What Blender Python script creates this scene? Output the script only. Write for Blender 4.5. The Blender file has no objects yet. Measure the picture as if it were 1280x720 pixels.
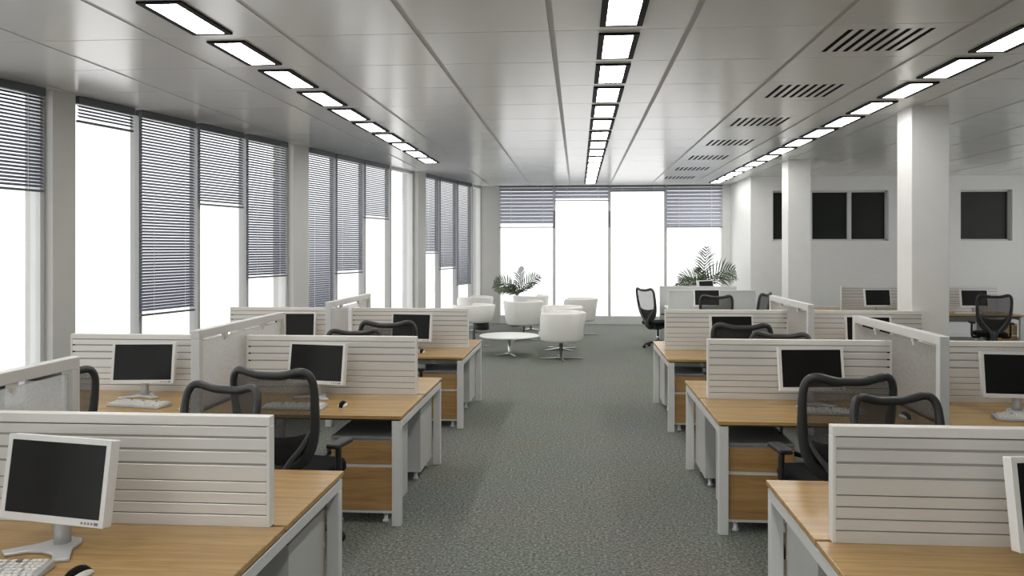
import bpy, bmesh, math, random
from mathutils import Vector, Matrix
random.seed(7)
scene = bpy.context.scene
COL = scene.collection
PI = math.pi

# ------------------------------------------------------------ camera, world, exposure
cam_data = bpy.data.cameras.new('camera')
cam = bpy.data.objects.new('camera', cam_data)
COL.objects.link(cam)
cam.location = (0, 0, 1.83)
cam.rotation_euler = (PI / 2, 0, math.radians(4.508))
cam_data.sensor_width = 36.0
cam_data.lens = 29.25
cam_data.shift_y = -49 / 1280
cam_data.clip_end = 200
scene.camera = cam

world = bpy.data.worlds.new('overcast sky')
scene.world = world
world.use_nodes = True
bg = world.node_tree.nodes['Background']
bg.inputs['Color'].default_value = (1.0, 1.0, 1.0, 1)
bg.inputs['Strength'].default_value = 1.08
LAMP = 11.5

scene.view_settings.view_transform = 'Standard'
scene.view_settings.look = 'None'
scene.view_settings.gamma = 1.0
scene.view_settings.use_curve_mapping = False
scene.view_settings.exposure = 0.70
scene.cycles.max_bounces = 10
scene.cycles.diffuse_bounces = 6
scene.cycles.transparent_max_bounces = 24


# ------------------------------------------------------------ materials
def new_mat(name):
    m = bpy.data.materials.new(name)
    m.use_nodes = True
    nt = m.node_tree
    return m, nt, nt.nodes['Principled BSDF']


def N(nt, kind, **kw):
    n = nt.nodes.new(kind)
    for k, v in kw.items():
        if k in n.inputs:
            n.inputs[k].default_value = v
        else:
            setattr(n, k, v)
    return n


def plain(name, col, rough=0.5, metal=0.0, var=0.04, scale=6.0, bump=0.0, bscale=200, spec=0.5, stretch=None):
    """A painted, plastic or metal surface with a faint procedural variation of tone."""
    m, nt, p = new_mat(name)
    tc = N(nt, 'ShaderNodeTexCoord')
    mp = N(nt, 'ShaderNodeMapping')
    if stretch:
        mp.inputs['Scale'].default_value = stretch
    nt.links.new(tc.outputs['Object'], mp.inputs['Vector'])
    nz = N(nt, 'ShaderNodeTexNoise', Scale=scale, Detail=3.0)
    nt.links.new(mp.outputs['Vector'], nz.inputs['Vector'])
    mx = N(nt, 'ShaderNodeMix', data_type='RGBA')
    a = [max(0, c * (1 - var)) for c in col]
    b = [min(1, c * (1 + var)) for c in col]
    mx.inputs[6].default_value = (*a, 1)
    mx.inputs[7].default_value = (*b, 1)
    nt.links.new(nz.outputs['Fac'], mx.inputs[0])
    nt.links.new(mx.outputs[2], p.inputs['Base Color'])
    p.inputs['Roughness'].default_value = rough
    p.inputs['Metallic'].default_value = metal
    p.inputs['Specular IOR Level'].default_value = spec
    if bump:
        n2 = N(nt, 'ShaderNodeTexNoise', Scale=bscale, Detail=2.0)
        nt.links.new(mp.outputs['Vector'], n2.inputs['Vector'])
        bp = N(nt, 'ShaderNodeBump', Strength=bump, Distance=0.01)
        nt.links.new(n2.outputs['Fac'], bp.inputs['Height'])
        nt.links.new(bp.outputs['Normal'], p.inputs['Normal'])
    return m


def wood(name, c1, c2, rough=0.27, sc=(1.1, 16, 16)):
    m, nt, p = new_mat(name)
    g = N(nt, 'ShaderNodeNewGeometry')
    mp = N(nt, 'ShaderNodeMapping')
    mp.inputs['Scale'].default_value = sc
    nt.links.new(g.outputs['Position'], mp.inputs['Vector'])
    n1 = N(nt, 'ShaderNodeTexNoise', Scale=1.6, Detail=6.0, Roughness=0.6, Distortion=0.6)
    nt.links.new(mp.outputs['Vector'], n1.inputs['Vector'])
    n2 = N(nt, 'ShaderNodeTexNoise', Scale=9.0, Detail=3.0)
    nt.links.new(mp.outputs['Vector'], n2.inputs['Vector'])
    ad = N(nt, 'ShaderNodeMath', operation='MULTIPLY_ADD')
    nt.links.new(n2.outputs['Fac'], ad.inputs[0])
    ad.inputs[1].default_value = 0.35
    nt.links.new(n1.outputs['Fac'], ad.inputs[2])
    rp = N(nt, 'ShaderNodeValToRGB')
    rp.color_ramp.elements[0].position = 0.42
    rp.color_ramp.elements[0].color = (*c2, 1)
    rp.color_ramp.elements[1].position = 0.85
    rp.color_ramp.elements[1].color = (*c1, 1)
    nt.links.new(ad.outputs[0], rp.inputs['Fac'])
    nt.links.new(rp.outputs['Color'], p.inputs['Base Color'])
    p.inputs['Roughness'].default_value = rough
    p.inputs['Specular IOR Level'].default_value = 0.4
    return m


def carpet_mat():
    m, nt, p = new_mat('carpet')
    g = N(nt, 'ShaderNodeNewGeometry')
    v = N(nt, 'ShaderNodeTexVoronoi', Scale=75.0)
    n = N(nt, 'ShaderNodeTexNoise', Scale=52.0, Detail=5.0, Roughness=0.75)
    b = N(nt, 'ShaderNodeTexNoise', Scale=1.2, Detail=2.0)
    for t in (v, n, b):
        nt.links.new(g.outputs['Position'], t.inputs['Vector'])
    rp = N(nt, 'ShaderNodeValToRGB')
    e = rp.color_ramp.elements
    e[0].position, e[0].color = 0.34, (0.062, 0.069, 0.060, 1)
    e[1].position, e[1].color = 0.68, (0.46, 0.475, 0.415, 1)
    x = e.new(0.5)
    x.color = (0.195, 0.210, 0.184, 1)
    nt.links.new(n.outputs['Fac'], rp.inputs['Fac'])
    mx = N(nt, 'ShaderNodeMix', data_type='RGBA', blend_type='MULTIPLY')
    mx.inputs[0].default_value = 0.35
    nt.links.new(rp.outputs['Color'], mx.inputs[6])
    nt.links.new(v.outputs['Distance'], mx.inputs[7])
    mul = N(nt, 'ShaderNodeMix', data_type='RGBA', blend_type='MULTIPLY')
    mul.inputs[0].default_value = 0.2
    nt.links.new(mx.outputs[2], mul.inputs[6])
    nt.links.new(b.outputs['Color'], mul.inputs[7])
    nt.links.new(mul.outputs[2], p.inputs['Base Color'])
    p.inputs['Roughness'].default_value = 0.85
    p.inputs['Specular IOR Level'].default_value = 0.25
    bp = N(nt, 'ShaderNodeBump', Strength=0.6, Distance=0.008)
    nt.links.new(n.outputs['Fac'], bp.inputs['Height'])
    nt.links.new(bp.outputs['Normal'], p.inputs['Normal'])
    return m


def see_through(name, col, cover, rough=0.6, pattern=0.0, scale=180):
    """Open mesh cloth or frosted sheet: part opaque, part clear."""
    m, nt, p = new_mat(name)
    p.inputs['Base Color'].default_value = (*col, 1)
    p.inputs['Roughness'].default_value = rough
    tr = N(nt, 'ShaderNodeBsdfTransparent')
    mx = N(nt, 'ShaderNodeMixShader')
    out = nt.nodes['Material Output']
    nt.links.new(tr.outputs[0], mx.inputs[1])
    nt.links.new(p.outputs[0], mx.inputs[2])
    nt.links.new(mx.outputs[0], out.inputs['Surface'])
    tc = N(nt, 'ShaderNodeTexCoord')
    w = N(nt, 'ShaderNodeTexNoise', Scale=scale, Detail=2.0)
    nt.links.new(tc.outputs['Object'], w.inputs['Vector'])
    ma = N(nt, 'ShaderNodeMath', operation='MULTIPLY_ADD')
    nt.links.new(w.outputs['Fac'], ma.inputs[0])
    ma.inputs[1].default_value = pattern
    ma.inputs[2].default_value = cover - pattern * 0.5
    nt.links.new(ma.outputs[0], mx.inputs[0])
    return m


def glass_mat(name, tint=(1, 1, 1), refl=0.05):
    m, nt, p = new_mat(name)
    nt.nodes.remove(p)
    tr = N(nt, 'ShaderNodeBsdfTransparent')
    tr.inputs['Color'].default_value = (*tint, 1)
    gl = N(nt, 'ShaderNodeBsdfGlossy', Roughness=0.02)
    lw = N(nt, 'ShaderNodeLayerWeight', Blend=0.5)
    pw = N(nt, 'ShaderNodeMath', operation='POWER')
    pw.inputs[1].default_value = 5.0
    fr = N(nt, 'ShaderNodeMath', operation='MULTIPLY_ADD')
    fr.inputs[1].default_value = 0.7
    fr.inputs[2].default_value = 0.02
    nt.links.new(lw.outputs['Facing'], pw.inputs[0])
    nt.links.new(pw.outputs[0], fr.inputs[0])
    mx = N(nt, 'ShaderNodeMixShader')
    nt.links.new(fr.outputs[0], mx.inputs[0])
    nt.links.new(tr.outputs[0], mx.inputs[1])
    nt.links.new(gl.outputs[0], mx.inputs[2])
    nt.links.new(mx.outputs[0], nt.nodes['Material Output'].inputs['Surface'])
    return m


def frosted_mat():
    m, nt, p = new_mat('frosted_sheet')
    nt.nodes.remove(p)
    tc = N(nt, 'ShaderNodeTexCoord')
    w = N(nt, 'ShaderNodeTexNoise', Scale=90.0, Detail=2.0)
    nt.links.new(tc.outputs['Object'], w.inputs['Vector'])
    rp = N(nt, 'ShaderNodeMapRange')
    rp.inputs['To Min'].default_value = .35
    rp.inputs['To Max'].default_value = .75
    nt.links.new(w.outputs['Fac'], rp.inputs['Value'])
    tr = N(nt, 'ShaderNodeBsdfTransparent')
    tr.inputs['Color'].default_value = (.92, .92, .92, 1)
    di = N(nt, 'ShaderNodeBsdfDiffuse')
    di.inputs['Color'].default_value = (.42, .42, .41, 1)
    tl = N(nt, 'ShaderNodeBsdfTranslucent')
    tl.inputs['Color'].default_value = (.85, .85, .84, 1)
    a = N(nt, 'ShaderNodeMixShader', Fac=.6)
    b = N(nt, 'ShaderNodeMixShader')
    nt.links.new(di.outputs[0], a.inputs[1])
    nt.links.new(tl.outputs[0], a.inputs[2])
    nt.links.new(rp.outputs['Result'], b.inputs[0])
    nt.links.new(tr.outputs[0], b.inputs[1])
    nt.links.new(a.outputs[0], b.inputs[2])
    nt.links.new(b.outputs[0], nt.nodes['Material Output'].inputs['Surface'])
    return m


def lamp_mat():
    m, nt, p = new_mat('lamp_diffuser')
    nt.nodes.remove(p)
    e = N(nt, 'ShaderNodeEmission', Strength=LAMP)
    e.inputs['Color'].default_value = (1.0, 0.985, 0.95, 1)
    nt.links.new(e.outputs[0], nt.nodes['Material Output'].inputs['Surface'])
    return m


M = dict(
    carpet=carpet_mat(),
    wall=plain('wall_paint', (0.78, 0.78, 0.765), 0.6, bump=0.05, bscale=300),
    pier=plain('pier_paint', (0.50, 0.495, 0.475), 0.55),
    frame=plain('window_frame_paint', (0.62, 0.63, 0.62), 0.4),
    tile=plain('ceiling_tile_metal', (0.70, 0.70, 0.68), 0.21, var=0.025, scale=3, bump=0.02, bscale=6, spec=0.75, stretch=(1, 7, 1)),
    grid=plain('ceiling_grid', (0.44, 0.44, 0.43), 0.5),
    black=plain('black_metal', (0.006, 0.006, 0.006), 0.6, spec=0.1),
    void=plain('duct_void', (0.010, 0.010, 0.010), 0.9, spec=0.05),
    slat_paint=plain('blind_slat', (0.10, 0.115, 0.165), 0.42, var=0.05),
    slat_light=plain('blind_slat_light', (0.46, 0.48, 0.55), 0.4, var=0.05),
    head_rail=plain('blind_headrail', (0.075, 0.085, 0.095), 0.45),
    cord=plain('blind_cord', (0.82, 0.82, 0.85), 0.8),
    mullion=plain('mullion_grey', (0.36, 0.365, 0.36), 0.45),
    glass=glass_mat('window_glass'),
    dark_glass=plain('dark_glass', (0.022, 0.025, 0.020), 0.25, var=0.2, scale=2, spec=0.2),
    oak=wood('oak_top', (0.485, 0.31, 0.122), (0.285, 0.165, 0.055)),
    oak_front=wood('oak_drawer', (0.43, 0.26, 0.105), (0.27, 0.15, 0.054), 0.4),
    dark_edge=plain('dark_gap', (0.05, 0.04, 0.03), 0.6),
    white_metal=plain('white_steel', (0.63, 0.63, 0.62), 0.38),
    ped_side=plain('pedestal_steel', (0.50, 0.50, 0.49), 0.4),
    ped_top_shaded=plain('pedestal_top_shaded', (0.20, 0.20, 0.20), 0.45),  # under-desk shade put into the colour, so darker than the cabinet
    arm=plain('arm_plastic', (0.014, 0.014, 0.014), 0.5),
    slat=plain('divider_slat', (0.74, 0.735, 0.715), 0.34, var=0.03, scale=4, spec=0.6, metal=0.3, stretch=(0.6, 40, 40)),
    groove=plain('divider_groove', (0.05, 0.048, 0.045), 0.5),
    groove_light=plain('divider_groove_alu', (0.34, 0.33, 0.32), 0.4),
    cap=plain('divider_cap', (0.74, 0.73, 0.70), 0.35),
    frosted=frosted_mat(),
    bezel=plain('monitor_bezel', (0.74, 0.74, 0.73), 0.35),
    screen=plain('dark_screen', (0.012, 0.012, 0.012), 0.22, var=0.2, spec=0.2),
    silver=plain('silver_plastic', (0.60, 0.61, 0.62), 0.32, metal=0.3),
    button=plain('grey_button', (0.18, 0.18, 0.18), 0.5),
    key=plain('white_key', (0.72, 0.71, 0.68), 0.45),
    keybase=plain('keyboard_case', (0.40, 0.395, 0.38), 0.45),
    chair_frame=plain('chair_frame_plastic', (0.035, 0.036, 0.036), 0.42),
    chair_spine=plain('chair_spine_plastic', (0.075, 0.078, 0.078), 0.4),
    chair_mesh=see_through('chair_mesh_cloth', (0.035, 0.033, 0.031), 0.74, 0.7, 0.3, 120),
    chair_seat=plain('chair_seat_cloth', (0.008, 0.008, 0.009), 0.9, spec=0.15),
    chrome=plain('chrome', (0.72, 0.73, 0.72), 0.18, metal=1.0),
    leather=plain('white_leather', (0.80, 0.79, 0.76), 0.4, bump=0.04, bscale=120),
    laminate=plain('white_laminate', (0.82, 0.82, 0.80), 0.3),
    white_panel=plain('white_panel', (0.60, 0.61, 0.60), 0.5),
    leaf=plain('palm_leaf', (0.030, 0.060, 0.022), 0.45, var=0.4, scale=9),
    leaf_light=plain('palm_leaf_light', (0.075, 0.12, 0.045), 0.45, var=0.35, scale=9),
    stalk=plain('palm_stalk', (0.10, 0.12, 0.05), 0.6),
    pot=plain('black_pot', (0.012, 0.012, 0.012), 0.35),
    soil=plain('soil', (0.03, 0.02, 0.014), 0.95, bump=0.5, bscale=60),
    lamp=lamp_mat(),
    wheel=plain('caster_rubber', (0.012, 0.012, 0.012), 0.5),
)


# ------------------------------------------------------------ mesh builder
class MB:
    def __init__(self):
        self.v, self.f, self.s = [], [], []

    def add(self, vs, fs, smooth=False):
        o = len(self.v)
        self.v += [tuple(p) for p in vs]
        for f in fs:
            self.f.append(tuple(i + o for i in f))
            self.s.append(smooth)
        return self

    def box(self, x0, x1, y0, y1, z0, z1):
        if x0 > x1: x0, x1 = x1, x0
        if y0 > y1: y0, y1 = y1, y0
        if z0 > z1: z0, z1 = z1, z0
        vs = [(x0, y0, z0), (x1, y0, z0), (x1, y1, z0), (x0, y1, z0), (x0, y0, z1), (x1, y0, z1), (x1, y1, z1), (x0, y1, z1)]
        return self.add(vs, [(0, 3, 2, 1), (4, 5, 6, 7), (0, 1, 5, 4), (1, 2, 6, 5), (2, 3, 7, 6), (3, 0, 4, 7)])

    def prism(self, poly, z0, z1):
        """poly: counter-clockwise (x, y)."""
        n = len(poly)
        vs = [(x, y, z0) for x, y in poly] + [(x, y, z1) for x, y in poly]
        fs = [tuple(range(n - 1, -1, -1)), tuple(range(n, 2 * n))]
        fs += [(i, (i + 1) % n, n + (i + 1) % n, n + i) for i in range(n)]
        return self.add(vs, fs)

    def tube(self, pts, r, k=8, closed=False, cap=True, flat=1.0):
        pts = [Vector(p) for p in pts]
        n = len(pts)
        rs = r if isinstance(r, (list, tuple)) else [r] * n
        up0 = Vector((0, 0, 1))
        vs, prev = [], None
        for i, p in enumerate(pts):
            if closed:
                t = pts[(i + 1) % n] - pts[i - 1]
            else:
                t = pts[min(i + 1, n - 1)] - pts[max(i - 1, 0)]
            t.normalize()
            if prev is None:
                a = Vector((0, 1, 0)) if abs(t.y) < 0.8 else Vector((1, 0, 0))
            else:
                a = prev
            a = (a - t * a.dot(t)).normalized()
            b = t.cross(a)
            prev = a
            for j in range(k):
                an = 2 * PI * j / k
                vs.append(p + (a * math.cos(an) * flat + b * math.sin(an)) * rs[i])
        fs = []
        for i in range(n if closed else n - 1):
            i2 = (i + 1) % n
            for j in range(k):
                j2 = (j + 1) % k
                fs.append((i * k + j, i2 * k + j, i2 * k + j2, i * k + j2))
        if cap and not closed:
            fs.append(tuple(range(k)))
            fs.append(tuple((n - 1) * k + j for j in range(k - 1, -1, -1)))
        return self.add(vs, fs, True)

    def lathe(self, prof, k=24, cx=0, cy=0):
        """prof: (r, z) from bottom to top; closed with discs when r > 0 at an end."""
        vs, fs = [], []
        for r, z in prof:
            for j in range(k):
                a = 2 * PI * j / k
                vs.append((cx + r * math.cos(a), cy + r * math.sin(a), z))
        for i in range(len(prof) - 1):
            for j in range(k):
                j2 = (j + 1) % k
                fs.append((i * k + j, i * k + j2, (i + 1) * k + j2, (i + 1) * k + j))
        self.add(vs, fs, True)
        n = len(prof)
        o = len(self.v) - n * k
        self.f.append(tuple(o + j for j in range(k - 1, -1, -1)))
        self.s.append(False)
        self.f.append(tuple(o + (n - 1) * k + j for j in range(k)))
        self.s.append(False)
        return self

    def rot(self, mat):
        self.v = [tuple(mat @ Vector(p)) for p in self.v]
        return self

    def mesh(self, name, mat):
        me = bpy.data.meshes.new(name)
        me.from_pydata(self.v, [], self.f)
        me.polygons.foreach_set('use_smooth', self.s)
        me.materials.append(M[mat])
        bm = bmesh.new()
        bm.from_mesh(me)
        bmesh.ops.recalc_face_normals(bm, faces=bm.faces)
        bm.to_mesh(me)
        bm.free()
        me.update()
        return me

    def build(self, name, mat, parent=None, bevel=0.0, seg=2, loc=None, rot=None, subsurf=0):
        o = bpy.data.objects.new(name, self.mesh(name, mat))
        COL.objects.link(o)
        o.parent = parent
        if loc: o.location = loc
        if rot: o.rotation_euler = rot
        if bevel:
            b = o.modifiers.new('bevel', 'BEVEL')
            b.width, b.segments, b.limit_method = bevel, seg, 'ANGLE'
        if subsurf:
            s = o.modifiers.new('smooth', 'SUBSURF')
            s.levels = s.render_levels = subsurf
        return o


def share(o, parent, loc=None, rot=None, scale=None):
    c = o.copy()
    COL.objects.link(c)
    c.parent = parent
    if loc is not None: c.location = loc
    if rot is not None: c.rotation_euler = rot
    if scale is not None: c.scale = scale
    return c


def tag(o, label=None, cat=None, group=None, kind=None):
    if label: o['label'] = label
    if cat: o['category'] = cat
    if group: o['group'] = group
    if kind: o['kind'] = kind
    return o


def thing(name, label, cat, loc=(0, 0, 0), rz=0.0, group=None):
    o = bpy.data.objects.new(name, None)
    o.empty_display_size = 0.1
    COL.objects.link(o)
    o.location = loc
    o.rotation_euler = (0, 0, rz)
    return tag(o, label, cat, group)


CHILDREN = {}
def kids(o):
    return [c for c in COL.objects if c.parent == o]


def copy_tree(o, parent=None, index=None):
    if index is None:
        index = {}
        for c in COL.objects:
            if c.parent: index.setdefault(c.parent.name, []).append(c)
    c = o.copy()
    COL.objects.link(c)
    c.parent = parent
    for ch in index.get(o.name, []):
        copy_tree(ch, c, index)
    return c


def again(o, label, loc, rz=0.0, group=None):
    c = copy_tree(o)
    c.location = loc
    c.rotation_euler = (0, 0, rz)
    c['label'] = label
    if group: c['group'] = group
    return c


def struct(mb, name, mat, parent=None, **kw):
    o = mb.build(name, mat, parent, **kw)
    if parent is None: o['kind'] = 'structure'
    return o


ORD = ['first', 'second', 'third', 'fourth', 'fifth', 'sixth', 'seventh', 'eighth', 'ninth', 'tenth', 'eleventh',
       'twelfth', 'thirteenth', 'fourteenth', 'fifteenth', 'sixteenth']

# ------------------------------------------------------------ room shell
H = 3.36                     # ceiling
YE = 20.3                    # end wall
YB = 18.0                    # back wall of the right-hand bay
XR, Y0 = 10.2, -6.5
SL = 0.218                   # the window wall runs in towards the far end
UL = math.hypot(1, SL)


def fx(y): return -4.97 + SL * (y - 7.9)
def fp(y, off=0.0):          # point on the window wall, off = metres outwards
    return Vector((fx(y) - off / UL, y + off * SL / UL, 0))


FANG = math.atan2(1, SL)     # heading of the window wall (from +X)
# floor
fl = [(fx(Y0) - .3, Y0), (XR, Y0), (XR, YB), (3.66, YB), (3.66, YE + .2), (fx(YE + .2) - .3, YE + .2)]
struct(MB().prism(fl, -0.12, 0.0), 'floor', 'carpet')

# ceiling with its tiles
ceil = struct(MB().prism([(fx(Y0) - .35, Y0), (XR, Y0), (XR, YB + .3), (3.66, YB + .3), (3.66, YE + .35), (fx(YE) - .35, YE + .35)], H + 0.0035, H + 0.16), 'ceiling', 'grid')
PX, PY, GX, GY = 0.95, 0.985, -0.18, 5.845
VENT = {(2, k) for k in (0, 2, 4, 6, 8, 10, 12)}     # column, row of the vented tiles
whole = MB().box(0.02, PX - 0.02, 0.005, PY - 0.005, 0, 0.003)


def clip(poly):
    out = []
    n = len(poly)
    side = lambda p: p[0] - fx(p[1])
    for i in range(n):
        a, b = poly[i], poly[(i + 1) % n]
        sa, sb = side(a), side(b)
        if sa >= 0: out.append(a)
        if (sa >= 0) != (sb >= 0):
            t = sa / (sa - sb)
            out.append((a[0] + t * (b[0] - a[0]), a[1] + t * (b[1] - a[1])))
    return out


cs, sn = math.cos(math.radians(4.508)), math.sin(math.radians(4.508))
cells = []
for i in range(-8, 11):
    for k in range(-13, 15):
        x0, y0 = GX + i * PX, GY + k * PY
        x1, y1 = x0 + PX, y0 + PY
        if (i, k) in VENT: continue
        if y0 < Y0 - .5: continue
        xm, ym = (x0 + x1) / 2, (y0 + y1) / 2
        if xm > 3.6 and y0 > YB: continue
        if x0 > XR: continue
        if x1 < fx(y0): continue
        y1 = min(y1, YE + .05)
        if y1 - y0 < .1: continue
        d = cs * ym - sn * xm
        vis = d > 4.3 and abs((cs * xm + sn * ym) / d) < 0.70
        cells.append((0 if vis else 1, d, i, k, x0, y0, x1, y1))
cells.sort()
shared_tile = None
rest = MB()
for n, (hid, d, i, k, x0, y0, x1, y1) in enumerate(cells):
    full = x0 > fx(y1) and y1 - y0 > PY - .01
    if full and not hid and n < 300:
        if shared_tile is None:
            shared_tile = whole.build('ceiling_tile', 'tile', ceil, loc=(x0, y0, H))
        else:
            share(shared_tile, ceil, (x0, y0, H))
        continue
    poly = clip([(x0 + .02, y0 + .005), (x1 - .02, y0 + .005), (x1 - .02, y1 - .005), (x0 + .02, y1 - .005)])
    if len(poly) < 3: continue
    if not hid and n < 300:
        MB().prism(poly, H, H + .003).build('ceiling_tile', 'tile', ceil)
    else:
        rest.prism(poly, H, H + .003)
tag(rest.build('ceiling_tiling', 'tile', ceil), kind='stuff')

# left window wall: piers, glass, mullions
PIERS = [(-5.4, -5.1), (-1.1, -0.8), (3.3, 3.57), (7.627, 7.897), (11.81, 12.225), (16.265, 16.655)]
BAYS = [(-5.1, -1.1, [-4.1, -3.1, -2.1]), (-0.8, 3.3, [0.25, 1.25, 2.3]), (3.57, 7.627, [4.6, 5.62, 6.65]), (7.897, 11.81, [8.89, 9.87, 10.85]),
        (12.225, 16.265, [13.24, 14.23, 15.25]), (16.655, 20.30, [17.67, 18.72, 19.70])]
wl = MB()
G_OFF = 0.15


def slab(mb, ya, yb, o0, o1, z0, z1):
    a, b = fp(ya, o0), fp(yb, o0)
    c, d = fp(yb, o1), fp(ya, o1)
    mb.prism([(p.x, p.y) for p in (a, b, c, d)], z0, z1)
    return mb


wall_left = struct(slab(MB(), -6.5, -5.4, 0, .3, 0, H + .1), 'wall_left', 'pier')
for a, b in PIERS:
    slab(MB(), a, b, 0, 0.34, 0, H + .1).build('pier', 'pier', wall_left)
nb = 0
for bi, (a, b, ms) in enumerate(BAYS):
    nb += 1
    w = MB()
    slab(w, a, b, 0.10, 0.26, 0, 0.10)            # sill
    slab(w, a, b, 0.12, 0.24, H - 0.05, H + .05)  # head
    win = struct(w, 'window_%d' % nb, 'frame')
    edges = [a] + ms + [b]
    for y in ms:
        slab(MB(), y - 0.025, y + 0.025, 0.10, 0.22, 0.10, H - .05).build('mullion', 'mullion', win)
    slab(MB(), b - .05, b, 0.10, 0.22, 0.10, H - .05).build('jamb', 'frame', win)
    slab(MB(), a, a + .03, 0.10, 0.22, 0.10, H - .05).build('jamb', 'frame', win)
    for q in range(4):
        slab(MB(), edges[q] + .02, edges[q + 1] - .02, G_OFF, G_OFF + .008, 0.09, H - .04).build('pane', 'glass', win)

# end window wall
we = MB()
we.box(fx(YE) - .3, -1.896, YE, YE + .3, 0, H + .1)
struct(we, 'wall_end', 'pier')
struct(MB().box(3.445, 3.66, YE, YE + .3, 0, H + .1), 'wall_return', 'wall')
w = MB()
w.box(-1.896, 3.445, YE, YE + .22, 0, 0.195)
w.box(-1.896, 3.445, YE + .06, YE + .2, H - .04, H + .05)
nb += 1
win = struct(w, 'window_%d' % nb, 'frame')
ex = [(-1.896, -0.603), (-0.535, 0.738), (0.808, 2.088), (2.154, 3.445)]
for a, b in ((-0.603, -0.535), (0.738, 0.808), (2.088, 2.154)):
    MB().box(a, b, YE + .04, YE + .16, .195, H - .04).build('mullion', 'frame', win, bevel=.004)
for a, b in ex:
    MB().box(a - .01, b + .01, YE + .10, YE + .108, .19, H - .03).build('pane', 'glass', win)
for x in (-0.569, 0.773):
    MB().box(x - .012, x + .012, YE + .015, YE + .04, 2.35, 2.75).build('window_handle', 'head_rail', win, bevel=.004)

# right-hand bay: return wall, back wall with two dark windows, right wall, wall behind the camera
struct(MB().prism([(3.66, YB + .3), (3.90, YB + .3), (3.90, YE + .3), (3.66, YE + .3)], 0, H + .1), 'wall_side', 'wall')
ZW0, ZW1 = 2.0, 3.06
wb = MB()
holes = [(4.12, 6.50), (7.95, 8.98)]
xs = [3.66, 4.12, 6.50, 7.95, 8.98, XR + .2]
wb.box(3.66, XR + .2, YB, YB + .3, 0, ZW0)
wb.box(3.66, XR + .2, YB, YB + .3, ZW1, H + .1)
for a, b in ((3.66, 4.12), (6.50, 7.95), (8.98, XR + .2)):
    wb.box(a, b, YB, YB + .3, ZW0, ZW1)
struct(wb, 'wall_back', 'wall')
for hi, (a, b) in enumerate(holes):
    nb += 1
    f = MB()
    t = 0.035
    for q in ((a, a + t, ZW0, ZW1), (b - t, b, ZW0, ZW1), (a, b, ZW0, ZW0 + t), (a, b, ZW1 - t, ZW1)):
        f.box(q[0], q[1], YB + .10, YB + .20, q[2], q[3])
    win = struct(f, 'window_%d' % nb, 'frame')
    cuts = [a + t] + ([4.92, 5.727] if hi == 0 else []) + [b - t]
    for c in cuts[1:-1]:
        MB().box(c - .04, c + .04, YB + .09, YB + .20, ZW0 + t, ZW1 - t).build('mullion', 'frame', win)
    for q in range(len(cuts) - 1):
        MB().box(cuts[q], cuts[q + 1], YB + .15, YB + .16, ZW0 + t, ZW1 - t).build('pane', 'dark_glass', win)
wr = MB()
wr.box(XR, XR + .2, Y0, 8.0, 0, H + .1)
wr.box(XR, XR + .2, 17.2, YB, 0, H + .1)
wr.box(XR, XR + .2, 8.0, 17.2, 0, .195)
struct(wr, 'wall_right', 'wall')
nb += 1
win = struct(MB().box(XR + .04, XR + .2, 8.0, 17.2, H - .05, H + .05), 'window_%d' % nb, 'frame')  # unseen window added to brighten the back wall
for q in range(7):
    a, b = 8.0 + 9.2 * q / 7, 8.0 + 9.2 * (q + 1) / 7
    MB().box(XR + .10, XR + .11, a + .03, b - .03, .19, H - .04).build('pane', 'glass', win)
    if q: MB().box(XR + .04, XR + .16, a - .035, a + .035, .195, H - .04).build('mullion', 'frame', win)
# unseen wall behind the camera; window added in it to light camera-facing surfaces
rear = MB()
rear.box(fx(Y0) - .4, fx(Y0) + .4, Y0 - .25, Y0, 0, H + .1)
rear.box(.4, XR + .2, Y0 - .25, Y0, 0, H + .1)
rear.box(fx(Y0) + .4, .4, Y0 - .25, Y0, 0, .195)
struct(rear, 'wall_behind', 'wall')
nb += 1
ra, rb_ = fx(Y0) + .4, .4
win = struct(MB().box(ra, rb_, Y0 - .2, Y0 - .06, H - .05, H + .05), 'window_%d' % nb, 'frame')
nr = 7
for q in range(nr):
    a, b = ra + (rb_ - ra) * q / nr, ra + (rb_ - ra) * (q + 1) / nr
    MB().box(a + .03, b - .03, Y0 - .11, Y0 - .10, .19, H - .04).build('pane', 'glass', win)
    if q: MB().box(a - .035, a + .035, Y0 - .16, Y0 - .04, .195, H - .04).build('mullion', 'frame', win)
struct(MB().box(3.69, XR, YB - .012, YB, 0, .09), 'baseboard_back', 'wall')
# square columns
for x0, x1, y0, y1 in ((3.575, 3.965, 9.24, 9.65), (3.61, 3.99, 14.64, 15.08)):
    struct(MB().box(x0, x1, y0, y1, 0, H + .006), 'column', 'wall', bevel=.006)

# ------------------------------------------------------------ ceiling lights and vents
def make_light():
    t = thing('ceiling_light', '', 'ceiling light')
    w2, l2, dp, fw = .144, .388, .014, .042
    f = MB()
    f.box(-w2, -w2 + fw, -l2, l2, -dp, 0)
    f.box(w2 - fw, w2, -l2, l2, -dp, 0)
    f.box(-w2 + fw, w2 - fw, -l2, -l2 + .032, -dp, 0)
    f.box(-w2 + fw, w2 - fw, l2 - .030, l2, -dp, 0)
    f.build('frame', 'black', t)
    MB().box(-w2 + fw, w2 - fw, -l2 + .032, l2 - .030, -dp + .003, -.002).build('diffuser', 'lamp', t)
    return t


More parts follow.
